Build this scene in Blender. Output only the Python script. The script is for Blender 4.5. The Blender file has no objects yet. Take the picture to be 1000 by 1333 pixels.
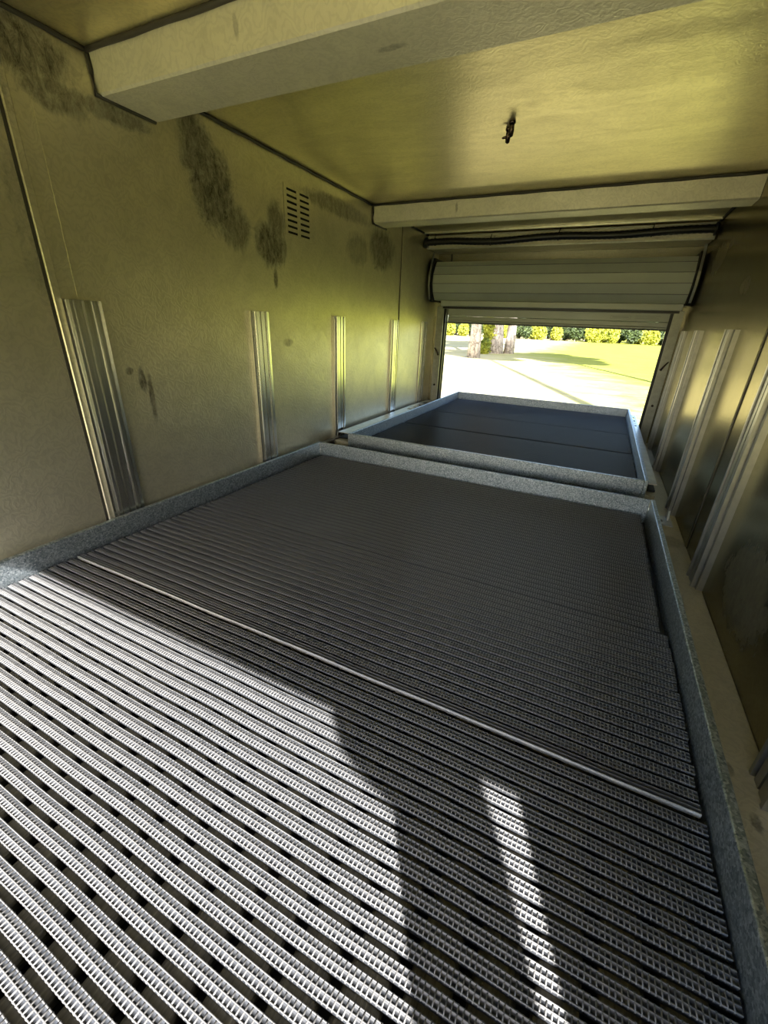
import bpy, bmesh, math, random
import numpy as np
from mathutils import Matrix, Vector

random.seed(7)
rng = np.random.default_rng(7)
sc = bpy.context.scene
C = sc.collection
S = 1.5            # metres per layout unit; layout z = -1 is the ground, z = 0 the lens height


def W(p):
    return (p[0] * S, p[1] * S, (p[2] + 1.0) * S)


# ------------------------------------------------------------------ camera
cam_d = bpy.data.cameras.new('camera')
cam = bpy.data.objects.new('camera', cam_d)
C.objects.link(cam)
Mc = ((0.8954, 0.4438, 0.0368), (0.2115, -0.3512, -0.9121), (-0.3918, 0.8245, -0.4083))
right = Vector(Mc[0]).normalized()
back = -Vector(Mc[2]).normalized()
up = back.cross(right).normalized()
right = up.cross(back)
mw = Matrix((right, up, back)).transposed().to_4x4()
mw.translation = Vector((0, 0, S))
cam.matrix_world = mw
cam_d.sensor_fit = 'HORIZONTAL'
cam_d.sensor_width = 36
cam_d.lens = 36 * 546 / 1000
cam_d.clip_start = 0.01
cam_d.clip_end = 2000
sc.camera = cam

# ------------------------------------------------------------------ light
SUN_DIR = Vector((-0.41, 1.0, -0.80)).normalized()
sun_d = bpy.data.lights.new('sun', 'SUN')
sun_d.energy = 24.0
sun_d.angle = math.radians(0.6)
sun_d.color = (1.0, 0.95, 0.88)
sun = bpy.data.objects.new('sun', sun_d)
sun.rotation_euler = SUN_DIR.to_track_quat('-Z', 'Y').to_euler()
C.objects.link(sun)

world = bpy.data.worlds.new('world')
sc.world = world
world.use_nodes = True
wn = world.node_tree
wn.nodes.clear()
sky = wn.nodes.new('ShaderNodeTexSky')
sky.sky_type = 'NISHITA'
sky.sun_disc = False
sky.sun_elevation = math.radians(37)
sky.sun_rotation = math.radians(158)
sky.air_density = 1.0
sky.dust_density = 2.0
bg = wn.nodes.new('ShaderNodeBackground')
bg.inputs['Strength'].default_value = 0.42
wo = wn.nodes.new('ShaderNodeOutputWorld')
wn.links.new(sky.outputs[0], bg.inputs[0])
wn.links.new(bg.outputs[0], wo.inputs[0])

vs = sc.view_settings
vs.view_transform = 'Standard'
vs.look = 'None'
vs.gamma = 1
vs.use_curve_mapping = False
vs.exposure = 0.36
try:
    sc.cycles.max_bounces = 10
    sc.cycles.diffuse_bounces = 6
    sc.cycles.glossy_bounces = 6
    sc.cycles.sample_clamp_indirect = 8
    sc.cycles.caustics_reflective = True
    sc.cycles.use_denoising = True
except Exception:
    pass

# interior layout (layout units)
XL, XR = -0.71, 0.228
ZC, ZF = 0.322, -0.41
Y0, Y1 = -0.22, 1.93


# ------------------------------------------------------------------ mesh helpers
def link(name, verts, faces, mat, parent=None, mats=None, mi=None, smooth=False):
    me = bpy.data.meshes.new(name)
    me.from_pydata([W(v) for v in verts], [], faces)
    if mats:
        for m in mats:
            me.materials.append(m)
        if mi is not None:
            me.polygons.foreach_set('material_index', np.asarray(mi, dtype=np.int32))
    else:
        me.materials.append(mat)
    if smooth:
        me.polygons.foreach_set('use_smooth', [True] * len(me.polygons))
    me.update()
    o = bpy.data.objects.new(name, me)
    C.objects.link(o)
    if parent:
        o.parent = parent
        o.matrix_parent_inverse = parent.matrix_world.inverted()
    return o


class MB:
    def __init__(s):
        s.v = []
        s.f = []

    def box(s, x0, x1, y0, y1, z0, z1):
        n = len(s.v)
        s.v += [(x0, y0, z0), (x1, y0, z0), (x1, y1, z0), (x0, y1, z0), (x0, y0, z1), (x1, y0, z1), (x1, y1, z1), (x0, y1, z1)]
        s.f += [(n, n + 3, n + 2, n + 1), (n + 4, n + 5, n + 6, n + 7), (n, n + 1, n + 5, n + 4), (n + 1, n + 2, n + 6, n + 5), (n + 2, n + 3, n + 7, n + 6), (n + 3, n, n + 4, n + 7)]
        return s

    def prism(s, prof, a0, a1, axis='x'):
        """closed profile extruded along an axis; profile holds the two other coordinates in order"""
        n = len(s.v)
        k = len(prof)
        for a in (a0, a1):
            for p, q in prof:
                s.v.append((a, p, q) if axis == 'x' else (p, a, q) if axis == 'y' else (p, q, a))
        for i in range(k):
            j = (i + 1) % k
            s.f.append((n + i, n + j, n + k + j, n + k + i))
        s.f.append(tuple(range(n + k - 1, n - 1, -1)))
        s.f.append(tuple(range(n + k, n + 2 * k)))
        return s

    def tube(s, pts, rad, seg=12):
        n = len(s.v)
        pts = [Vector(p) for p in pts]
        rads = rad if isinstance(rad, (list, tuple)) else [rad] * len(pts)
        for i, p in enumerate(pts):
            t = (pts[min(i + 1, len(pts) - 1)] - pts[max(i - 1, 0)]).normalized()
            a = t.orthogonal().normalized() if abs(t.z) > .9 else t.cross(Vector((0, 0, 1))).normalized()
            b = t.cross(a)
            for k in range(seg):
                an = 2 * math.pi * k / seg
                s.v.append(tuple(p + (a * math.cos(an) + b * math.sin(an)) * rads[i]))
        for i in range(len(pts) - 1):
            for k in range(seg):
                k2 = (k + 1) % seg
                s.f.append((n + i * seg + k, n + i * seg + k2, n + (i + 1) * seg + k2, n + (i + 1) * seg + k))
        s.f.append(tuple(n + k for k in range(seg - 1, -1, -1)))
        s.f.append(tuple(n + (len(pts) - 1) * seg + k for k in range(seg)))
        return s

    def build(s, name, mat, parent=None, smooth=False, bevel=0):
        o = link(name, s.v, s.f, mat, parent, smooth=smooth)
        bm = bmesh.new()
        bm.from_mesh(o.data)
        bmesh.ops.recalc_face_normals(bm, faces=bm.faces)
        bm.to_mesh(o.data)
        bm.free()
        if bevel:
            b = o.modifiers.new('bevel', 'BEVEL')
            b.width = bevel * S
            b.segments = 2
            b.limit_method = 'ANGLE'
        return o


def grid_plate(us, vs_, holes, plane, t0, t1):
    """flat plate with rectangular openings; us, vs_ = cell borders, holes = set of (i, j) left open"""
    m = MB()
    for i in range(len(us) - 1):
        for j in range(len(vs_) - 1):
            if (i, j) in holes:
                continue
            if plane == 'yz':
                m.box(t0, t1, us[i], us[i + 1], vs_[j], vs_[j + 1])
            else:
                m.box(us[i], us[i + 1], vs_[j], vs_[j + 1], t0, t1)
    return m


def tag(o, label, cat, group=None, kind=None):
    o['label'] = label
    o['category'] = cat
    if group:
        o['group'] = group
    if kind:
        o['kind'] = kind
    return o


def struct(o, label=None):
    o['kind'] = 'structure'
    if label:
        o['label'] = label
    return o


def empty(name, loc):
    o = bpy.data.objects.new(name, None)
    C.objects.link(o)
    o.location = W(loc)
    bpy.context.view_layer.update()
    return o


# ------------------------------------------------------------------ materials
class NT:
    def __init__(s, name):
        s.m = bpy.data.materials.new(name)
        s.m.use_nodes = True
        s.t = s.m.node_tree
        s.p = s.t.nodes['Principled BSDF']
        g = s.t.nodes.new('ShaderNodeTexCoord')
        s.co = g.outputs['Object']

    def n(s, typ, **kw):
        nd = s.t.nodes.new(typ)
        for k, v in kw.items():
            setattr(nd, k, v)
        return nd

    def l(s, a, b):
        s.t.links.new(a, b)

    def noise(s, scale, detail=4, rough=.6, dist=0, co=None):
        nd = s.n('ShaderNodeTexNoise')
        nd.inputs['Scale'].default_value = scale
        nd.inputs['Detail'].default_value = detail
        nd.inputs['Roughness'].default_value = rough
        nd.inputs['Distortion'].default_value = dist
        s.l(co or s.co, nd.inputs['Vector'])
        return nd.outputs['Fac']

    def mapping(s, scale=(1, 1, 1), loc=(0, 0, 0), rot=(0, 0, 0)):
        nd = s.n('ShaderNodeMapping')
        nd.inputs['Scale'].default_value = scale
        nd.inputs['Location'].default_value = loc
        nd.inputs['Rotation'].default_value = rot
        s.l(s.co, nd.inputs['Vector'])
        return nd.outputs[0]

    def ramp(s, src, stops):
        nd = s.n('ShaderNodeValToRGB')
        el = nd.color_ramp.elements
        while len(el) < len(stops):
            el.new(.5)
        for e, (p, c) in zip(el, stops):
            e.position = p
            e.color = (c, c, c, 1) if isinstance(c, (int, float)) else (*c, 1)
        s.l(src, nd.inputs[0])
        return nd.outputs[0]

    def math(s, op, a, b=None, c=None, clamp=False):
        nd = s.n('ShaderNodeMath', operation=op)
        nd.use_clamp = clamp
        for i, v in enumerate((a, b, c)):
            if v is None:
                continue
            if isinstance(v, (int, float)):
                nd.inputs[i].default_value = v
            else:
                s.l(v, nd.inputs[i])
        return nd.outputs[0]

    def mix(s, fac, a, b, blend='MIX'):
        nd = s.n('ShaderNodeMixRGB', blend_type=blend)
        for i, v in enumerate((fac, a, b)):
            if isinstance(v, (int, float)):
                nd.inputs[i].default_value = v
            elif isinstance(v, tuple):
                nd.inputs[i].default_value = (*v, 1)
            else:
                s.l(v, nd.inputs[i])
        return nd.outputs[0]

    def bump(s, h, strength=.2, dist=.002):
        nd = s.n('ShaderNodeBump')
        nd.inputs['Strength'].default_value = strength
        nd.inputs['Distance'].default_value = dist
        s.l(h, nd.inputs['Height'])
        s.l(nd.outputs[0], s.p.inputs['Normal'])

    def set(s, **kw):
        names = {'color': 'Base Color', 'rough': 'Roughness', 'metal': 'Metallic', 'spec': 'Specular IOR Level', 'sheen': 'Sheen Weight'}
        for k, v in kw.items():
            i = s.p.inputs[names[k]]
            if isinstance(v, tuple):
                i.default_value = (*v, 1)
            elif isinstance(v, (int, float)):
                i.default_value = v
            else:
                s.l(v, i)
        return s


def simple(name, col, rough=.5, metal=0.0, var=.12, scale=20):
    t = NT(name)
    nz = t.noise(scale, 4)
    lo = tuple(c * (1 - var) for c in col)
    hi = tuple(min(1, c * (1 + var)) for c in col)
    t.set(color=t.ramp(nz, [(.3, lo), (.7, hi)]), rough=rough, metal=metal)
    return t.m


def sheet_metal(name, col, spots=(), metal=.8, rough=.42, streak=(1, 1, 1), bmp=.3, tint=None, rv=.2):
    """mill-finish aluminium sheet: swirled scratches, mottled sheen, handling stains
    spots: list of (axis pair, centre a, centre b, radius a, radius b, strength) in layout units"""
    t = NT(name)
    big = t.noise(2.2, 5, .65, .6)
    mid = t.noise(9, 6, .7, 1.5, t.mapping(streak))
    # long swirled scratches from sanding
    wav = t.n('ShaderNodeTexWave', wave_type='RINGS', rings_direction='SPHERICAL')
    wav.inputs['Scale'].default_value = 22
    wav.inputs['Distortion'].default_value = 22
    wav.inputs['Detail'].default_value = 3
    wav.inputs['Detail Scale'].default_value = 1.4
    t.l(t.mapping((1, 1, .8), (.3, -.7, .5)), wav.inputs['Vector'])
    sw = wav.outputs['Fac']
    fine = t.noise(160, 3, .7, .4, t.mapping((1, 1, .35)))
    base = t.ramp(big, [(.3, tuple(c * .86 for c in col)), (.7, tuple(min(1, c * 1.1) for c in col))])
    base = t.mix(t.ramp(sw, [(.5, 0.0), (.9, .16)]), base, tuple(c * .5 for c in col))
    base = t.mix(t.ramp(mid, [(.42, 0.0), (.75, .22)]), base, tuple(c * .45 for c in col))
    ro = t.math('ADD', t.math('MULTIPLY', mid, rv), rough - rv * .5)
    edge = t.noise(20, 8, .8, 1.5, t.mapping((1, 1, .6)))
    grit = t.ramp(t.noise(60, 8, .85, .5, t.mapping((1, 1, .5))), [(.38, 0.0), (.62, 1.0)])
    sep = t.n('ShaderNodeSeparateXYZ')
    t.l(t.co, sep.inputs[0])
    ax = {'x': 0, 'y': 1, 'z': 2}
    total = None
    for (axes, ca, cb, ra, rb, st) in spots:
        def lin(a, c0, r):
            off = c0 * S if a != 'z' else (c0 + 1) * S
            return t.math('DIVIDE', t.math('SUBTRACT', sep.outputs[ax[a]], off), r * S)
        u = lin(axes[0], ca, ra)
        v = lin(axes[1], cb, rb)
        d = t.math('SQRT', t.math('ADD', t.math('POWER', t.math('ABSOLUTE', u), 2), t.math('POWER', t.math('ABSOLUTE', v), 2)))
        d = t.math('ADD', d, t.math('MULTIPLY', t.math('SUBTRACT', edge, .5), 1.5))
        mk = t.math('MULTIPLY', t.math('SUBTRACT', 1.05, d, None), 2.4, None, True)
        mk = t.math('MULTIPLY', mk, t.math('ADD', t.math('MULTIPLY', grit, .65), .35), None, True)
        mk = t.math('MULTIPLY', mk, st)
        total = mk if total is None else t.math('MAXIMUM', total, mk)
    me = metal
    if total is not None:
        base = t.mix(total, base, (.045, .038, .020))
        ro = t.math('ADD', ro, t.math('MULTIPLY', total, .25), None, True)
        me = t.math('MULTIPLY', t.math('SUBTRACT', 1.0, t.math('MULTIPLY', total, .7)), metal)
    t.set(color=base, rough=ro, metal=me)
    if tint:
        t.p.inputs['Specular Tint'].default_value = (*tint, 1)
    t.bump(t.math('ADD', t.math('MULTIPLY', sw, .6), fine), bmp, .0013)
    return t.m


WALLC = (.70, .66, .50)
M_wallL = sheet_metal('aluminium wall left', WALLC, bmp=.22, spots=[
    ('yz', .675, .265, .042, .060, .9), ('yz', .705, .215, .060, .075, 1.0), ('yz', .755, .165, .045, .045, .8), ('yz', .860, .150, .058, .046, 1.0),
    ('yz', .880, .195, .032, .045, .8), ('yz', 1.400, .215, .100, .060, 1.0), ('yz', 1.25, .195, .07, .045, .6), ('yz', 1.15, .275, .20, .022, .7),
    ('yz', .40, .290, .085, .036, 1.0), ('yz', .35, .245, .05, .050, .9), ('yz', .45, .255, .05, .022, .8), ('yz', .520, .262, .08, .014, .8),
    ('yz', .496, -.105, .008, .024, 1.0), ('yz', .508, -.135, .006, .045, 1.0), ('yz', .475, -.088, .008, .007, 1.0),
    ('yz', .372, .10, .012, .10, .45), ('yz', .90, -.05, .02, .012, .3), ('yz', .868, .085, .008, .026, .9)])
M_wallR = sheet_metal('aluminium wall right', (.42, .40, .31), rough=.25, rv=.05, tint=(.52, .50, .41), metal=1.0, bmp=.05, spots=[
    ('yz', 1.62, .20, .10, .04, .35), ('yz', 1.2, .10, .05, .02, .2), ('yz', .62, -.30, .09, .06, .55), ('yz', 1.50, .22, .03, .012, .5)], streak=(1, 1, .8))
M_ceil = sheet_metal('aluminium ceiling', (.76, .69, .42), spots=[
    ('xy', -.10, .66, .03, .008, .6), ('xy', .03, .62, .02, .006, .5), ('xy', -.30, .52, .02, .006, .5), ('xy', -.2, .66, .04, .012, .4), ('xy', .0, .75, .10, .02, .18)], rough=.38, metal=.9, bmp=.14, streak=(.5, 2, 1))
M_beam = sheet_metal('aluminium beam', (.76, .73, .58), rough=.5, metal=.4, spots=[('xz', -.45, .30, .004, .012, .5), ('xy', -.28, .56, .02, .006, .5)])
M_alu = simple('bare aluminium', (.62, .63, .60), .32, .9, .15, 30)
M_guide = simple('dull guide metal', (.33, .34, .30), .4, .75, .15, 30)
M_ledge = sheet_metal('aluminium ledge', (.74, .70, .56), rough=.5, metal=.35, spots=[('xy', .185, .46, .004, .012, .8), ('xy', .195, .40, .004, .01, .8), ('xy', .205, .35, .005, .01, .7), ('xy', .2, .95, .03, .03, .4)])


def rail_mat():
    t = NT('extruded aluminium rail')
    st = t.noise(60, 3, .6, 0, t.mapping((1, 1, .02)))
    t.set(color=t.ramp(st, [(.3, (.62, .62, .58)), (.7, (.86, .86, .82))]), rough=t.math('ADD', t.math('MULTIPLY', st, .2), .14), metal=1.0)
    return t.m


M_rail = rail_mat()
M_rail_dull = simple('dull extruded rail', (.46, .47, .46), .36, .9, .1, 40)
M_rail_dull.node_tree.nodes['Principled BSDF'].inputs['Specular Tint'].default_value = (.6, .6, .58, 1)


def galv():
    t = NT('galvanised tray sheet')
    v = t.n('ShaderNodeTexVoronoi')
    v.inputs['Scale'].default_value = 330
    t.l(t.mapping((1, 1, 1)), v.inputs['Vector'])
    n1 = t.noise(330, 5, .8, 1.0)
    n2 = t.noise(8, 4, .6)
    mixv = t.math('ADD', t.math('MULTIPLY', v.outputs['Color'], .45), t.math('MULTIPLY', n1, .6))
    col = t.ramp(mixv, [(.30, (.17, .22, .26)), (.52, (.41, .48, .53)), (.75, (.80, .86, .90))])
    col = t.mix(t.ramp(n2, [(.4, 0.0), (.7, .35)]), col, (.42, .48, .53))
    t.set(color=col, rough=t.ramp(n1, [(.3, .28), (.7, .5)]), metal=.9)
    t.bump(n1, .35, .001)
    return t.m


M_galv = galv()


def rubber(name, lo, hi, rough, scale=90):
    t = NT(name)
    n1 = t.noise(scale, 4, .7)
    n2 = t.noise(500, 2, .6)
    t.set(color=t.ramp(t.math('ADD', t.math('MULTIPLY', n1, .5), t.math('MULTIPLY', n2, .5)), [(.35, lo), (.68, hi)]), rough=rough, metal=0, spec=.55)
    return t.m


M_rub = rubber('grey vinyl matting', (.015, .0175, .022), (.040, .043, .050), .36)
M_rid = rubber('worn vinyl ridges', (.095, .095, .097), (.175, .175, .177), .28)
M_seam = rubber('mat edge highlight', (.18, .18, .18), (.42, .42, .41), .3)  # pale colour paints in the light caught by the raised mat edge


def under_mat():
    t = NT('dusty vinyl under-bars')
    st = t.noise(300, 3, .7, 0, t.mapping((1, .06, 1)))
    n2 = t.noise(40, 4)
    c = t.ramp(st, [(.3, (.06, .057, .046)), (.62, (.14, .13, .105)), (.8, (.34, .32, .27))])
    t.set(color=t.mix(t.ramp(n2, [(.4, 0.0), (.8, .4)]), c, (.085, .075, .055)), rough=.6)
    t.bump(st, .6, .0015)
    return t.m


M_under = under_mat()
M_farmat = rubber('blue black vinyl matting', (.018, .020, .026), (.045, .050, .060), .40, 200)
M_farrid = rubber('blue black vinyl ridge', (.07, .078, .09), (.16, .17, .19), .36, 200)
M_pan = simple('dark tray bottom', (.03, .03, .03), .6, .3)
M_black = simple('black rubber', (.012, .012, .012), .35)
M_caulk = simple('dark sealant', (.05, .045, .035), .6)
M_dark = simple('black steel', (.02, .02, .02), .5, .4)
M_shut = simple('grey painted shutter', (.64, .68, .58), .42, .2, .05, 8)
M_shut2 = simple('grey shutter curtain', (.54, .57, .50), .42, .2, .05, 8)
M_print = simple('grey printed label', (.24, .25, .23), .5, .1)
M_bolt = simple('dark fastener', (.10, .07, .06), .25, .9)
M_slot = simple('dark vent backing', (.006, .006, .006), .9)


def grass_mat():
    t = NT('sunlit grass and sand')
    a = t.noise(.16, 5, .6, .5, t.mapping((.5, 1, 1)))
    b = t.noise(1.2, 6, .75, .4, t.mapping((.45, 1, 1)))
    c = t.noise(14, 5, .8)
    sep = t.n('ShaderNodeSeparateXYZ')
    t.l(t.co, sep.inputs[0])
    far = t.math('MULTIPLY', t.math('SUBTRACT', sep.outputs[1], 14.0 * 1.0), .055, None, True)
    side = t.math('MULTIPLY', t.math('ADD', sep.outputs[0], 4.0), .07)
    k = t.math('ADD', t.math('ADD', t.math('MULTIPLY', far, .42), side), t.math('SUBTRACT', t.math('MULTIPLY', b, .9), .30), None, True)
    green = t.ramp(t.math('ADD', t.math('MULTIPLY', b, .6), t.math('MULTIPLY', c, .4)), [(.3, (.13, .16, .022)), (.55, (.29, .31, .045)), (.75, (.42, .42, .10))])
    sand = t.ramp(t.math('ADD', t.math('MULTIPLY', a, .5), t.math('MULTIPLY', c, .5)), [(.3, (.40, .36, .15)), (.6, (.54, .48, .27))])
    t.set(color=t.mix(t.ramp(k, [(.30, 0.0), (.62, 1.0)]), sand, green), rough=.9, spec=.1)
    t.bump(c, .5, .03)
    return t.m


M_grass = grass_mat()


def bark():
    t = NT('pine bark')
    v = t.n('ShaderNodeTexVoronoi', feature='DISTANCE_TO_EDGE')
    v.inputs['Scale'].default_value = 5
    t.l(t.mapping((1, 1, .35)), v.inputs['Vector'])
    n1 = t.noise(12, 5, .7)
    c = t.ramp(v.outputs['Distance'], [(.0, (.09, .065, .05)), (.18, (.40, .33, .28))])
    t.set(color=t.mix(t.ramp(n1, [(.4, 0.0), (.65, .7)]), c, (.62, .57, .52)), rough=.9)
    t.bump(v.outputs['Distance'], 1.0, .04)
    return t.m


M_bark = bark()


def leaf(name, a, b):
    t = NT(name)
    n1 = t.noise(1.5, 3)
    t.set(color=t.ramp(n1, [(.35, a), (.65, b)]), rough=.7)
    return t.m


M_leafY = leaf('yellow green leaves', (.10, .14, .012), (.42, .42, .04))
M_leafD = leaf('dark green needles', (.015, .03, .010), (.06, .09, .02))

# ------------------------------------------------------------------ structure
TH = .02
wl = MB().box(XL - TH, XL, Y0 - .02, Y1 + .02, ZF - .03, ZC + .03)
struct(wl.build('wall_left', M_wallL))
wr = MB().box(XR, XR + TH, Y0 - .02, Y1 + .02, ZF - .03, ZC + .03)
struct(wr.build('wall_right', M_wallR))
struct(MB().box(XL, XR, Y0, Y1, ZC, ZC + TH).build('ceiling', M_ceil))
struct(MB().box(XL, XR, Y0, Y1, ZF - TH, ZF).build('floor', M_pan))
OL, OR = -.648, .180     # far opening
wb = MB()
wb.box(XL, OL - .03, Y1, Y1 + .02, ZF, ZC)
wb.box(OR + .035, XR, Y1, Y1 + .02, ZF, ZC)
wb.box(OL - .03, OR + .035, Y1, Y1 + .02, .05, ZC)
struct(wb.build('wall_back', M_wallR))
wf = MB()
wf.box(XL, -.675, Y0 - .02, Y0, ZF, ZC)
wf.box(.215, XR, Y0 - .02, Y0, ZF, ZC)
wf.box(-.675, .215, Y0 - .02, Y0, .04, ZC)
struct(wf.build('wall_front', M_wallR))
# ground
g = MB()
g.v = [(-250, -150, -1), (250, -150, -1), (250, 350, -1), (-250, 350, -1)]
g.f = [(0, 1, 2, 3)]
struct(g.build('ground', M_grass), 'sunlit lawn with pale sandy patches stretching to the trees')

# raised ledge on the right, narrow flange on the left
struct(MB().box(.166, XR, Y0, 1.90, ZF, -.385).build('trim_1', M_ledge, bevel=.0015), 'flat beige metal ledge between the tray and the right wall')
struct(MB().box(XL, -.697, Y0, 1.90, ZF, -.331).build('trim_2', simple('left flange metal', (.30, .30, .28), .4, .6)), 'dark metal strip between the tray and the left wall')

# joint sealant
n = 3
for (a0, a1) in ((Y0, .503), (.603, 1.329), (1.405, 1.79)):
    for x in (XL + .0022, XR - .0022):
        m = MB().tube([(x, a0 + (a1 - a0) * i / 24, ZC - .002 + .0007 * math.sin(i * 2.1)) for i in range(25)], .0032, 8)
        struct(m.build('trim_%d' % n, M_caulk, smooth=True))
        n += 1
for (y, s) in ((.502, -1), (1.327, -1)):
    m = MB().tube([(XL + .004 + (XR - XL - .008) * i / 30, y, ZC - .002 + .0005 * math.sin(i * 1.7)) for i in range(31)], .0034, 8)
    struct(m.build('trim_%d' % n, M_caulk, smooth=True))
    n += 1
    m = MB().tube([(XL + .002, y + .001, ZC), (XL + .002, y + .003, ZC - .02), (XL + .002, y + .004, .276), (XL + .002, y + .04, .2755), (XL + .002, y + .096, .2755)], .003, 8)
    struct(m.build('trim_%d' % n, M_caulk, smooth=True))
    n += 1

# panel joint strips on the walls
def joint(x, y, side, nm, w=.010, z1=ZC):
    m = MB()
    d = .0025 * side
    m.prism([(x, y), (x + d, y + .002), (x + d, y + w), (x, y + w + .002)], ZF, z1, 'z')
    struct(m.build(nm, M_wallL if side > 0 else M_wallR))
    m = MB().box(min(x, x + d * .5), max(x, x + d * .5), y - .004, y, ZF, z1)
    struct(m.build(nm, M_caulk))


joint(XL, .383, 1, 'trim_20', .010)
joint(XL, 1.553, 1, 'trim_21', .010)
joint(XR, .935, -1, 'trim_22', .010)
# faint scribe line just inside the first joint
struct(MB().box(XL, XL + .0008, .418, .4195, .02, .26).build('trim_23', M_wallL))


# ------------------------------------------------------------------ ceiling beams
def beam(y0, y1, label):
    m = MB().prism([(y0, ZC), (y0 + .006, .2785), (y0 + .009, .276), (y1 - .002, .276), (y1, .279), (y1, ZC)], XL + .0005, XR - .0005, 'x')
    b = m.build('ceiling_beam', M_beam)
    tag(b, label, 'beam')


beam(.504, .602, 'wide box section metal beam crossing the ceiling nearest the viewer')
beam(1.330, 1.404, 'metal beam crossing the ceiling just before the roller shutter')

# ------------------------------------------------------------------ wall rails
def rail(y0, w, side, label, z0=-.331, th=.011):
    x = XL if side > 0 else XR
    t = th * side
    pr = [(0, 0), (0, .55), (.06, .62), (.06, .25), (.12, .25), (.12, 1), (.20, 1), (.20, .55), (.26, .55), (.26, .85), (.44, .85), (.44, .35), (.50, .35), (.50, .85),
          (.68, .85), (.68, .55), (.74, .55), (.74, 1), (.82, 1), (.82, .25), (.90, .25), (.90, .6), (1, .55), (1, 0)]
    m = MB().prism([(x + t * b, y0 + w * a) for a, b in pr], z0, .016, 'z')
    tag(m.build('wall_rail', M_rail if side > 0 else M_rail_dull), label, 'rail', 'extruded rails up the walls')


rail(.392, .056, 1, 'shiny ribbed aluminium rail on the left wall, nearest and widest')
rail(.770, .058, 1, 'shiny ribbed aluminium rail on the left wall, second from the viewer')
rail(1.104, .060, 1, 'narrow looking aluminium rail on the left wall, third from the viewer')
rail(1.484, .058, 1, 'aluminium rail on the left wall just before the wall panel joint')
rail(1.775, .060, 1, 'aluminium rail on the left wall nearest the door opening')
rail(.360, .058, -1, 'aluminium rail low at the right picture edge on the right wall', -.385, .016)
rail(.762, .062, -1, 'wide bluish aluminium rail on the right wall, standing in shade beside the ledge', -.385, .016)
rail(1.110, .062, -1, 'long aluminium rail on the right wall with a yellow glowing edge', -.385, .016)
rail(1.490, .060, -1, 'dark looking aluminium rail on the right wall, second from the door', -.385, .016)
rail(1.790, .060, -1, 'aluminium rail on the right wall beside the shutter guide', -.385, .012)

# ------------------------------------------------------------------ wall vent
us = [.912, .920]
y0 = .918
yb = [.910, .920, .957, .968, 1.005, 1.014]
zb = [.178]
holes = set()
zz = .1830
for k in range(8):
    zb += [zz, zz + .0048]
    holes |= {(1, 2 * k + 1), (3, 2 * k + 1)}
    zz += .0116
zb.append(zz)
vt = empty('wall_vent', (XL, .962, .225))
tag(vt, 'louvred vent with sixteen slots in two columns high on the left wall', 'vent')
grid_plate(yb, zb, holes, 'yz', XL + .0006, XL + .0018).build('vent_plate', M_wallL, vt)
MB().box(XL + .0001, XL + .0006, .916, 1.008, .181, zz - .003).build('vent_dark_backing', M_slot, vt)  # black sheet on the solid wall stands in for the darkness behind the slots

# ------------------------------------------------------------------ ceiling clips
def clip(x, y, side, label):
    e = empty('ceiling_clip', (x, y, ZC))
    tag(e, label, 'fastener')
    m = MB().tube([(x, y, ZC), (x, y, ZC - .003), (x, y, ZC - .0035)], [.0055, .0055, .001], 14)
    m.build('washer', M_bolt, e, True)
    m = MB().tube([(x, y, ZC - .003), (x - .001, y + .004, ZC - .011), (x - .002, y + .008, ZC - .017), (x - .002, y + .009, ZC - .0185)], [.0038, .0046, .0036, .001], 12)
    m.build('stud', M_bolt, e, True)
    if side:
        MB().tube([(x, y + .004, ZC - .010), (x - .010, y + .004, ZC - .011), (x - .012, y + .004, ZC - .011)], [.003, .0018, .0005], 8).build('lever', M_bolt, e, True)


clip(-.2235, .916, False, 'dark oval clip hanging from the ceiling, upper of the two')
clip(-.2345, .942, True, 'dark clip with a small side lever on the ceiling, lower of the two')

# ------------------------------------------------------------------ front tray
def tray(name, x0, x1, y0, y1, zt, zf, label, th=.008):
    e = empty(name, ((x0 + x1) / 2, (y0 + y1) / 2, ZF))
    tag(e, label, 'tray')
    zb_ = zf - .012
    for nm, b in (('side_wall', (x0, x0 + th, y0, y1)), ('side_wall', (x1 - th, x1, y0, y1)), ('end_wall', (x0 + th, x1 - th, y1 - th, y1)), ('end_wall', (x0 + th, x1 - th, y0, y0 + th))):
        MB().box(*b, zb_, zt).build(nm, M_galv, e, bevel=.0014)
    MB().box(x0 + th, x1 - th, y0 + th, y1 - th, zb_, zf).build('tray_bottom', M_pan, e)
    # runner channels the tray slides on
    for xx in (x0 + .03, (x0 + x1) / 2 - .02, x1 - .07):
        MB().box(xx, xx + .04, y0 + .01, y1 - .01, ZF, zb_).build('runner', M_dark, e)
    return e


TF = -.3725
t1 = tray('sliding_tray', -.695, .162, -.17, 1.002, -.320, TF, 'large speckled metal slide-out tray in the foreground holding ribbed grey mats')
t2 = tray('sliding_tray', -.636, .150, 1.065, 2.16, -.300, -.3502, 'smaller metal slide-out tray behind, reaching out of the open doorway')
# weld marks in the corners of the front tray
for (x, y) in ((-.687, .994), (.154, .994)):
    MB().tube([(x, y, TF), (x, y, -.321)], .0012, 6).build('weld_bead', M_alu, t1, True)
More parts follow.
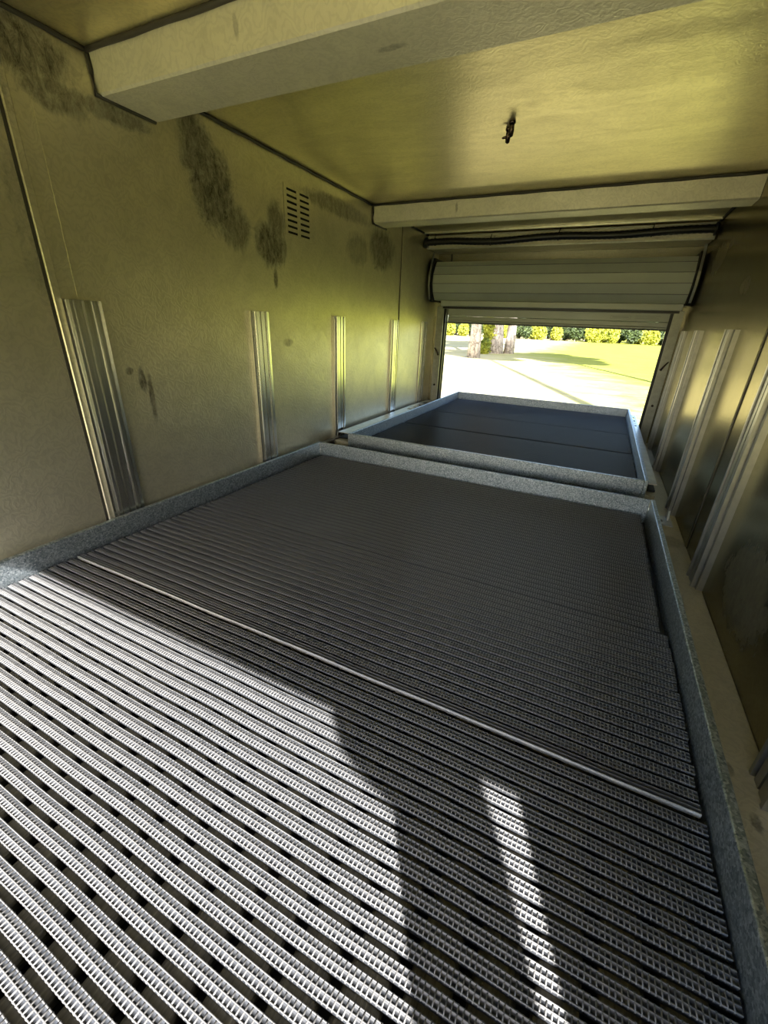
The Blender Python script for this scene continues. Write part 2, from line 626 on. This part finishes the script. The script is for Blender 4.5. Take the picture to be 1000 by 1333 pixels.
# slotted side plates of the rear tray
for xa, xb, zt, ye in ((.1505, .172, -.314, 2.10), (-.690, -.6365, -.309, 1.858)):
    w = xb - xa
    yb = [ye - 1.0, ye - .27, ye - .25, ye - .215, ye - .205, ye - .17, ye - .145, ye - .115, ye - .105, ye - .07, ye]
    yb[0] = 1.10
    xb_ = [xa, xa + w * .35, xa + w * .65, xb]
    hs = {(1, 1), (1, 3), (1, 5), (1, 8)}
    grid_plate(xb_, yb, {(i, j) for i, j in hs}, 'xy', zt - .003, zt).build('slotted_plate', M_alu, t2)
    MB().box(xa, xb, 1.10, ye, zt - .020, zt - .016).build('slide_rail', M_dark, t2)
    MB().box(xa + .001, xb - .001, 1.075, ye, ZF if xa < 0 else -.385, zt - .021).build('slide_side', M_ledge, t2)

# latch bracket on the ledge beside the tray corner
lb = empty('latch_bracket', (.188, 1.06, -.385))
tag(lb, 'small bent latch bracket on the right ledge by the front tray corner', 'bracket')
grid_plate([.170, .180, .196, .214], [1.03, 1.045, 1.058, 1.085], {(1, 1)}, 'xy', -.3848, -.381).build('bracket_plate', M_alu, lb)
MB().prism([(1.058, -.381), (1.085, -.381), (1.080, -.364), (1.066, -.360)], .204, .208, 'x').build('bracket_ear', M_alu, lb)


# ------------------------------------------------------------------ ribbed mats
def make_mat(x0, x1, y0, y1, ztop, label, pitch=.0131, ticks=True, mats=None, xo=0.0, edge=False, under=True, wav=1.0, group='ribbed mats in the trays', ph=0.0):
    V = []
    F = []
    MI = []
    base = 0
    h, wb_, tp = .0046, .0086, .0034
    nb = int(round((y1 - y0) / pitch))
    nseg = int((x1 - x0) / (tp * 4))
    xs = np.linspace(x0, x1, nseg + 1)
    prof = [(-.0043, -h), (-.0043, .0006), (-.0035, .0006), (-.0035, 0), (-.0004, 0), (-.0004, .0006), (.0004, .0006), (.0004, 0), (.0035, 0), (.0035, .0006), (.0043, .0006), (.0043, -h)]
    lite = {1, 5, 9}
    P = np.array(prof)
    kp = len(P)

    def wave(x, b):
        yy = .25 * wav * (.0011 * np.sin(x * 23 + ph + b * .07) + .0006 * np.sin(x * 51 + b * .13))
        zz_ = .25 * wav * (.0009 * np.sin(x * 31 + ph * 2 + b * .11))
        return yy, zz_
    for b in range(nb):
        yc = y0 + (b + .5) * pitch
        smooth_bar = edge and b == 0
        xj = xo + rng.uniform(-.0012, .0012)
        x = xs + xj
        wy, wz = wave(x, b)
        up_ = .0012 if smooth_bar else 0
        vv = np.zeros((len(x), kp, 3))
        vv[:, :, 0] = x[:, None]
        vv[:, :, 1] = yc + wy[:, None] + P[None, :, 0]
        vv[:, :, 2] = ztop - .001 + wz[:, None] + P[None, :, 1] + up_
        V.append(vv.reshape(-1, 3))
        i = np.arange(len(x) - 1)[:, None] * kp
        j = np.arange(kp - 1)[None, :]
        a = base + i + j
        q = np.stack([a, a + kp, a + kp + 1, a + 1], -1).reshape(-1, 4)
        F.append(q)
        mi = np.zeros((len(x) - 1, kp - 1), int)
        for c in lite:
            mi[:, c] = 1
        if smooth_bar:
            mi[:, 0:3] = 2
        MI.append(mi.reshape(-1))
        # end caps
        for e_ in (0, (len(x) - 1) * kp):
            F.append(np.array([[base + e_, base + e_ + 1, base + e_ + 10, base + e_ + 11]]))
            MI.append(np.array([0]))
        base += len(x) * kp
        if ticks and not smooth_bar:
            tx = np.arange(x0 + tp, x1 - tp * .5, tp) + xj
            wy, wz = wave(tx, b)
            nT = len(tx)
            bx = np.zeros((nT, 8, 3))
            hw = .00042
            for k, (dx, dy, dz) in enumerate(((-hw, -.0045, -.0012), (hw, -.0045, -.0012), (hw, .0045, -.0012), (-hw, .0045, -.0012), (-hw, -.0045, .0006), (hw, -.0045, .0006), (hw, .0045, .0006), (-hw, .0045, .0006))):
                bx[:, k, 0] = tx + dx
                bx[:, k, 1] = yc + wy + dy
                bx[:, k, 2] = ztop - .001 + wz + dz
            V.append(bx.reshape(-1, 3))
            o = base + np.arange(nT)[:, None] * 8
            for fc, mt in (((4, 5, 6, 7), 1), ((0, 1, 5, 4), 1), ((1, 2, 6, 5), 1), ((2, 3, 7, 6), 1), ((3, 0, 4, 7), 1)):
                F.append(o + np.array(fc)[None, :])
                MI.append(np.full(nT, mt))
            base += nT * 8
    V = np.concatenate(V)
    F = np.concatenate(F)
    MI = np.concatenate(MI)
    V2 = V * S
    V2[:, 2] += S
    me = bpy.data.meshes.new('bar_layer')
    me.vertices.add(len(V2))
    me.vertices.foreach_set('co', V2.reshape(-1))
    me.loops.add(len(F) * 4)
    me.loops.foreach_set('vertex_index', F.reshape(-1).astype(np.int32))
    me.polygons.add(len(F))
    me.polygons.foreach_set('loop_start', np.arange(0, len(F) * 4, 4, dtype=np.int32))
    for m_ in mats or (M_rub, M_rid, M_seam):
        me.materials.append(m_)
    me.polygons.foreach_set('material_index', MI.astype(np.int32))
    me.update(calc_edges=True)
    me.validate()
    e = empty('ribbed_mat', ((x0 + x1) / 2, (y0 + y1) / 2, ztop - .02))
    tag(e, label, 'mat', group)
    o = bpy.data.objects.new('bar_layer', me)
    C.objects.link(o)
    o.parent = e
    o.matrix_parent_inverse = e.matrix_world.inverted()
    if under:
        m = MB()
        up = .0343
        w = .0262
        zt = ztop - .0048
        zb2 = zt - .0105
        xx = x0 + .004
        while xx + w < x1:
            pr = [(xx, zb2), (xx, zt - .0035), (xx + .0012, zt - .0014), (xx + .0035, zt - .0003), (xx + w * .5, zt), (xx + w - .0035, zt - .0003), (xx + w - .0012, zt - .0014), (xx + w, zt - .0035), (xx + w, zb2)]
            m.prism(pr, y0 + .002, y1 - .002, 'y')
            xx += up
        m.build('under_bar_layer', M_under, e)
    return e


ZM = -.3535
make_mat(-.682, .1515, -.155, .3035, ZM, 'ribbed grey mat nearest the viewer, half in bright sun, in the front tray', ph=.3)
make_mat(-.680, .1500, .3055, .5485, ZM, 'middle ribbed mat of the front tray with a highlight painted pale along its front edge', edge=True, ph=1.7)
make_mat(-.678, .1420, .5560, .9920, ZM, 'ribbed dark mat at the far end of the front tray, all in shade', ph=3.1)
fm = (M_farmat, M_farrid, M_seam)
make_mat(-.624, .139, 1.080, 1.452, -.3330, 'dark blue-black mat nearest in the rear tray', ticks=False, mats=fm, group='mats in the rear tray', wav=.5)
make_mat(-.624, .139, 1.460, 1.746, -.3330, 'dark blue-black mat in the middle of the rear tray', ticks=False, mats=fm, group='mats in the rear tray', wav=.5)
make_mat(-.624, .139, 1.754, 2.145, -.3330, 'blue sheened mat at the doorway end of the rear tray', ticks=False, mats=fm, group='mats in the rear tray', wav=.5)

# ------------------------------------------------------------------ header above the far door
hd = empty('header_panel', (-.24, 1.86, .27))
tag(hd, 'shallow metal header panel across the roof above the roller shutter', 'panel')
MB().box(XL + .004, XR - .004, 1.790, 1.925, .275, ZC - .004).build('panel_face', M_beam, hd)
MB().box(XL + .004, XR - .004, 1.783, 1.790, .2715, .2760).build('lower_lip', M_alu, hd)
MB().box(XL + .004, XR - .004, 1.783, 1.790, .3130, .3155).build('upper_lip', M_alu, hd)
MB().box(XL + .004, XL + .008, 1.783, 1.790, .2760, .3130).build('end_lip', M_alu, hd)
MB().box(XR - .008, XR - .004, 1.783, 1.790, .2760, .3130).build('end_lip', M_alu, hd)
MB().box(XL + .004, XR - .004, 1.742, 1.750, .3160, .3215).build('roof_bead', M_alu, hd)

# cable bundle
cb = empty('cable_conduit', (-.24, 1.765, .285))
tag(cb, 'black corrugated cable conduit drooping along the header panel', 'cable')
pts = []
R_ = .0105
for i in range(121):
    f = i / 120
    x = XL + .006 + (XR - XL - .014) * f
    z = .2885 + .006 * f + .0045 * math.sin(f * 14.5 + .6) * (1 - f * .6)
    pts.append((x, 1.7625 - .002 * math.sin(f * 9), z))
rad = [R_ + (.0009 if i % 2 else 0) for i in range(121)]
cd = MB().tube(pts, rad, 14).build('conduit', M_black, cb, True)
for x, dx in ((XL + .006, .004), (XR - .010, .004)):
    zc = pts[0][2] if x < 0 else pts[-1][2]
    m = MB()
    m.tube([(x - .003, 1.762, zc), (x + dx, 1.762, zc)], .0175, 20)
    m.build('end_grommet', M_black, cb, True)
for x in (-.668, -.455, -.225, .052):
    i = min(range(121), key=lambda k: abs(pts[k][0] - x))
    p = pts[i]
    m = MB()
    m.tube([(x - .002, p[1], p[2]), (x + .002, p[1], p[2])], R_ + .0022, 16)
    m.tube([(x, p[1] - .004, p[2] + R_), (x + .003, p[1] - .006, p[2] + R_ + .012)], .0018, 6)
    m.build('cable_tie', M_black, cd)

# ------------------------------------------------------------------ roller shutter
rs = empty('roller_shutter', (-.24, 1.88, .10))
tag(rs, 'grey slatted roller shutter rolled up above the bright doorway', 'shutter')
prof = [(1.853, .238), (1.838, .221), (1.822, .190), (1.818, .158), (1.832, .126), (1.856, .100), (1.925, .100), (1.925, .238)]
m = MB().prism(prof, -.688, .205, 'x')
hs = m.build('housing', M_shut, rs)
# thin raised seams between the housing facets
for (y, z) in prof[1:5]:
    MB().tube([(-.688, y - .0004, z), (.205, y - .0004, z)], .0011, 6).build('housing_seam', M_print, hs)
MB().box(-.655, .202, 1.846, 1.925, .078, .0985).build('bottom_channel', M_shut2, rs, bevel=.002)
MB().box(-.650, .198, 1.862, 1.925, .070, .078).build('seal_strip', M_black, rs)
for xa, xb in ((-.7035, -.6895), (.2065, .2215)):
    pp = [(y - .012 if y < 1.9 else y, z + (.012 if z > .2 else -.006 if z < .11 else 0)) for y, z in prof]
    MB().prism(pp, xa, xb, 'x').build('end_plate', M_dark, rs)
    MB().prism([(1.832, .268), (1.836, .268), (1.806, .19), (1.803, .15), (1.822, .10), (1.818, .10), (1.799, .15), (1.802, .19)], xa + .004, xb - .004, 'x').build('end_flange', M_alu, rs)
# curtain of slats
zc = .016
sl = MB()
k = 0
for z0, z1 in ((.026, .0420), (.0430, .0760), (.0770, .10)):
    sl.prism([(1.900, z0), (1.896, z0 + .0015), (1.896, z1 - .002), (1.900, z1), (1.908, z1), (1.908, z0)], -.634, .176, 'x')
ct = sl.build('curtain', M_shut2, rs)
MB().prism([(1.897, .019), (1.893, .021), (1.893, .0245), (1.897, .026), (1.912, .026), (1.912, .019)], -.634, .176, 'x').build('bottom_bar', M_shut2, ct)
MB().box(-.640, .185, 1.898, 1.910, .0145, .019).build('bottom_seal', M_black, ct)
# guides
for s_, a, b in ((-1, -.676, -.646), (1, .184, .2135)):
    m = MB()
    m.box(a, b, 1.868, 1.872, -.41 if s_ < 0 else -.384, .0775)
    m.box(a if s_ < 0 else b - .004, a + .004 if s_ < 0 else b, 1.872, 1.930, -.41 if s_ < 0 else -.384, .0775)
    m.box(a, b, 1.926, 1.930, -.41 if s_ < 0 else -.384, .0775)
    gc = m.build('guide_channel', M_guide, rs)
    xa = b - .006 if s_ < 0 else a - .008
    MB().box(xa, xa + (.009 if s_ < 0 else .014), 1.888, 1.896, -.41 if s_ < 0 else -.384, .072).build('guide_seal', M_black, gc)
    xc = (a + b) / 2
    MB().tube([(xc - .008 * s_, 1.862, -.115), (xc, 1.860, -.100), (xc + .010 * s_, 1.860, -.085)], [.004, .003, .002], 8).build('latch_striker', M_bolt, gc, True)
    MB().tube([(xc, 1.868, -.24), (xc, 1.862, -.24)], .004, 10).build('guide_bolt', M_bolt, gc, True)
# printed label lines on the curtain (too small to read in the photo)
m = MB()
m.box(-.010, .056, 1.8952, 1.8958, .0600, .0606).box(-.010, .056, 1.8952, 1.8958, .0500, .0506).box(-.010, -.0094, 1.8952, 1.8958, .0500, .0606).box(.0554, .056, 1.8952, 1.8958, .0500, .0606)
m.box(-.004, .050, 1.8952, 1.8958, .0545, .0562)
for r, (a, b) in enumerate(((.070, .150), (.070, .138), (.070, .146))):
    m.box(a, b, 1.8952, 1.8958, .0615 - r * .0045, .0622 - r * .0045)
m.build('printed_label', M_print, ct)

# small dark joint above the shutter
struct(MB().box(-.655, -.651, 1.926, 1.9295, .24, .275).build('trim_24', M_caulk))

# ------------------------------------------------------------------ trees
def leaves(name, clusters, nleaf, size, mat, parent):
    V = []
    F = []
    for (cx, cy, cz, rx, ry, rz) in clusters:
        d = rng.normal(size=(nleaf, 3))
        d /= np.linalg.norm(d, axis=1)[:, None]
        d *= (rng.uniform(.35, 1, nleaf) ** .6)[:, None]
        c = d * np.array([rx, ry, rz]) + np.array([cx, cy, cz])
        a = rng.normal(size=(nleaf, 3))
        a /= np.linalg.norm(a, axis=1)[:, None]
        b = np.cross(a, rng.normal(size=(nleaf, 3)))
        b /= np.linalg.norm(b, axis=1)[:, None]
        sz = size * rng.uniform(.6, 1.3, nleaf)[:, None]
        for i in range(nleaf):
            n_ = len(V)
            V += [tuple(c[i] - a[i] * sz[i]), tuple(c[i] + b[i] * sz[i] * .6), tuple(c[i] + a[i] * sz[i]), tuple(c[i] - b[i] * sz[i] * .6)]
            F.append((n_, n_ + 1, n_ + 2, n_ + 3))
    return link(name, V, F, mat, parent)


def tree(x, y, r, h, crown, label, name='pine_tree', nleaf=420, size=.22, lean=0, mat=None, flare=1.35):
    e = empty(name, (x, y, -1))
    tag(e, label, 'tree')
    ps = []
    rr = []
    for i in range(15):
        f = i / 14
        ps.append((x + lean * f + .05 * r * math.sin(i * 1.9), y + .05 * r * math.cos(i * 1.3), -1.02 + h * f))
        rr.append(r * (1 - .55 * f) * (1 + (flare - 1) * math.exp(-f * h / .5)) * (1 + .04 * math.sin(i * 2.7)))
    MB().tube(ps, rr, 18).build('trunk', M_bark, e, True)
    m = MB()
    tx = x + lean
    for k in range(9):
        an = k * 2.4
        zb3 = -1 + h * (.70 + .03 * k)
        L = crown * (1 - .05 * k)
        m.tube([(tx, y, zb3), (tx + math.cos(an) * L * .5, y + math.sin(an) * L * .4, zb3 + .25), (tx + math.cos(an) * L, y + math.sin(an) * L * .7, zb3 + .6)], [r * .22, r * .14, r * .05], 6)
    m.build('branches', M_bark, e)
    cl = []
    for k in range(12):
        an = k * 2.4
        q = crown * (.25 + .65 * ((k * 37) % 10) / 10)
        cl.append((tx + math.cos(an) * q, y + math.sin(an) * q * .7, -1 + h * (.78 + .02 * k), crown * .42, crown * .36, crown * .22))
    leaves('foliage', cl, nleaf, size, mat or M_leafD, e)


tree(-4.35, 16.3, .19, 9.0, 2.6, 'slim pale barked tree trunk, left of the two trunk groups on the lawn')
tree(-4.55, 20.2, .36, 11.0, 3.2, 'thick brown barked tree trunk standing in the middle of the lawn')
tree(-3.92, 20.7, .20, 10.0, 2.4, 'pale sunlit trunk close against the right side of the thick trunk', flare=1.2)
# a little shrub at the foot of the trunks
def shrub(x, y, r, h, label, group=None, nleaf=300, n=4, size=.07, mat=None):
    e = empty('shrub', (x, y, -1))
    tag(e, label, 'shrub', group)
    m = MB()
    for k in range(3):
        m.tube([(x, y, -1.01), (x + r * .5 * math.cos(k * 2.1), y + r * .4 * math.sin(k * 2.1), -1 + h * .6)], [.03, .012], 5)
    m.build('stems', M_bark, e)
    cl = [(x + rng.uniform(-.45, .45) * r, y + rng.uniform(-.4, .4) * r, -1 + h * rng.uniform(.35, .65), r * .62, r * .55, h * .4) for _ in range(n)]
    leaves('foliage', cl, nleaf, size, mat or M_leafY, e)
    return e


shrub(-4.75, 19.0, .34, .62, 'small bright shrub between the slim trunk and the thick trunk')
shrub(-4.72, 19.9, .36, 1.9, 'tall bright leafy sapling left of the thick trunk')
# trees outside the view whose crowns shade the lawn
tree(3.95, 5.0, .13, 13.0, 2.1, 'tall pine beside the truck shading the lawn', nleaf=520, size=.30)
tree(2.5, .9, .13, 16.0, 1.8, 'tall pine farther right of the truck shading the lawn', nleaf=520, size=.30)


def copy_thing(src, dx, dy, rz, sc_, label=None):
    o = src.copy()
    C.objects.link(o)
    o.location = Vector(W((dx, dy, -1)))
    o.rotation_euler = (0, 0, rz)
    o.scale = (sc_, sc_, sc_)
    if label:
        o['label'] = label
    for ch in src.children:
        c = ch.copy()
        C.objects.link(c)
        c.parent = o
        c.matrix_parent_inverse = ch.matrix_parent_inverse.copy()
    return o


GB = 'bushes along the far edge of the lawn'
protoA = shrub(-24.0, 55.6, .98, 2.1, 'yellow green bush in the far hedge row behind the lawn', GB, 420, 6, .15)
protoB = shrub(-24.0, 57.8, .98, 2.4, 'dark green bush in the far hedge row behind the lawn', GB, 420, 6, .15, M_leafD)
k = 0
for yr, x_a in ((55.6, -22.2), (57.8, -21.3)):
    xx = x_a
    while xx < 13:
        copy_thing(protoB if k % 3 == 1 or (yr > 57 and k % 2) else protoA, xx, yr + rng.uniform(-.1, .1), rng.uniform(0, 6), rng.uniform(.82, .95))
        xx += 1.88
        k += 1
GT = 'slender trees of the woodland edge'


def far_tree(x, y, r, h):
    e = empty('woodland_tree', (x, y, -1))
    tag(e, 'slender pale trunk tree of the woodland behind the far bushes', 'tree', GT)
    MB().tube([(x, y, -1.02), (x + .1, y, 0), (x - .05, y, 2), (x + .15, y, h - 1)], [r * 1.2, r, r * .8, r * .3], 8).build('trunk', M_bark, e, True)
    cl = [(x + rng.uniform(-.3, .3), y + rng.uniform(-.3, .3), -1 + z, .95, .95, 1.0) for z in (1.6, 3.0, 4.2, 5.4)]
    leaves('foliage', cl, 330, .26, M_leafD, e)
    return e


ft = far_tree(-24.0, 60.5, .20, 7.5)
for row, (yr, x_a) in enumerate(((60.5, -21.2), (63.3, -22.6), (66.1, -21.2))):
    xx = x_a
    while xx < 15:
        copy_thing(ft, xx + rng.uniform(-.1, .1), yr + rng.uniform(-.1, .1), rng.uniform(0, 6), rng.uniform(.85, 1.0))
        xx += 2.75

# ------------------------------------------------------------------ the photographer, standing outside behind the lens
def person():
    P = {
        'pelvis': ((.40, -.62, -.40), .095), 'waist': ((.40, -.62, -.30), .085), 'chest': ((.355, -.53, -.14), .095), 'neckb': ((.222, -.400, -.008), .046), 'neck': ((.210, -.332, .037), .030),
        'headl': ((.186, -.316, .088), .038), 'head': ((.122, -.338, .148), .070), 'headt': ((.112, -.340, .192), .048),
        'hipL': ((.345, -.62, -.44), .065), 'kneeL': ((.34, -.60, -.70), .042), 'ankL': ((.34, -.63, -.945), .028), 'toeL': ((.335, -.50, -.975), .022),
        'hipR': ((.455, -.62, -.44), .065), 'kneeR': ((.46, -.60, -.70), .042), 'ankR': ((.46, -.63, -.945), .028), 'toeR': ((.465, -.50, -.975), .022),
        'shL': ((.215, -.430, -.085), .046), 'elL': ((.185, -.280, -.185), .034), 'foL': ((.114, -.165, -.140), .022), 'wrL': ((.045, -.075, -.085), .019), 'paL': ((.026, -.052, -.062), .021),
        'shR': ((.400, -.46, -.065), .048), 'elR': ((.50, -.53, -.27), .032), 'wrR': ((.53, -.52, -.44), .019), 'paR': ((.53, -.50, -.49), .022)}
    E_ = [('pelvis', 'waist'), ('waist', 'chest'), ('chest', 'neckb'), ('neckb', 'neck'), ('neck', 'headl'), ('headl', 'head'), ('head', 'headt'),
          ('pelvis', 'hipL'), ('hipL', 'kneeL'), ('kneeL', 'ankL'), ('ankL', 'toeL'), ('pelvis', 'hipR'), ('hipR', 'kneeR'), ('kneeR', 'ankR'), ('ankR', 'toeR'),
          ('neckb', 'shL'), ('shL', 'elL'), ('elL', 'foL'), ('foL', 'wrL'), ('wrL', 'paL'), ('neckb', 'shR'), ('shR', 'elR'), ('elR', 'wrR'), ('wrR', 'paR')]
    # fingers: left hand closes on the phone, right hand hangs
    for k in range(4):
        P['l%da' % k] = ((.014 - .002 * k, -.048 + .0, -.052 + .012 * k - .012), .0055)
        P['l%db' % k] = ((-.012, -.046, -.040 + .012 * k - .012), .005)
        P['l%dc' % k] = ((-.024, -.034, -.036 + .012 * k - .012), .0042)
        E_ += [('paL', 'l%da' % k), ('l%da' % k, 'l%db' % k), ('l%db' % k, 'l%dc' % k)]
        ln = (.050, .056, .052, .042)[k]
        P['r%da' % k] = ((.530, -.510 + .012 * k, -.515), .0055)
        P['r%db' % k] = ((.526, -.508 + .013 * k, -.515 - ln * .5), .005)
        P['r%dc' % k] = ((.518, -.506 + .013 * k, -.515 - ln), .0042)
        E_ += [('paR', 'r%da' % k), ('r%da' % k, 'r%db' % k), ('r%db' % k, 'r%dc' % k)]
    P['lt'] = ((.036, -.034, -.046), .0065)
    P['lt2'] = ((.036, -.026, -.028), .005)
    P['rt'] = ((.522, -.475, -.490), .0065)
    P['rt2'] = ((.516, -.468, -.515), .005)
    E_ += [('paL', 'lt'), ('lt', 'lt2'), ('paR', 'rt'), ('rt', 'rt2')]
    names = list(P)
    idx = {n_: i for i, n_ in enumerate(names)}
    me = bpy.data.meshes.new('person')
    me.from_pydata([W(P[n_][0]) for n_ in names], [(idx[a], idx[b]) for a, b in E_], [])
    me.materials.append(simple('skin and dark clothing', (.05, .05, .06), .8))
    o = bpy.data.objects.new('person', me)
    C.objects.link(o)
    sk = o.modifiers.new('skin', 'SKIN')
    for n_, v in zip(names, me.skin_vertices[0].data):
        v.radius = (P[n_][1] * S * .95,) * 2
    me.skin_vertices[0].data[0].use_root = True
    sk.use_smooth_shade = True
    ss = o.modifiers.new('sub', 'SUBSURF')
    ss.levels = 1
    ss.render_levels = 2
    tag(o, 'person in dark clothing standing outside the near opening, arm held out with a phone', 'person')
    return o


person()
ph = MB().box(-.034, .036, -.032, -.027, -.056, .010)
ph = ph.build('phone', M_black, bevel=.001)
tag(ph, 'black phone held out in the hand of the person at the near opening', 'phone')
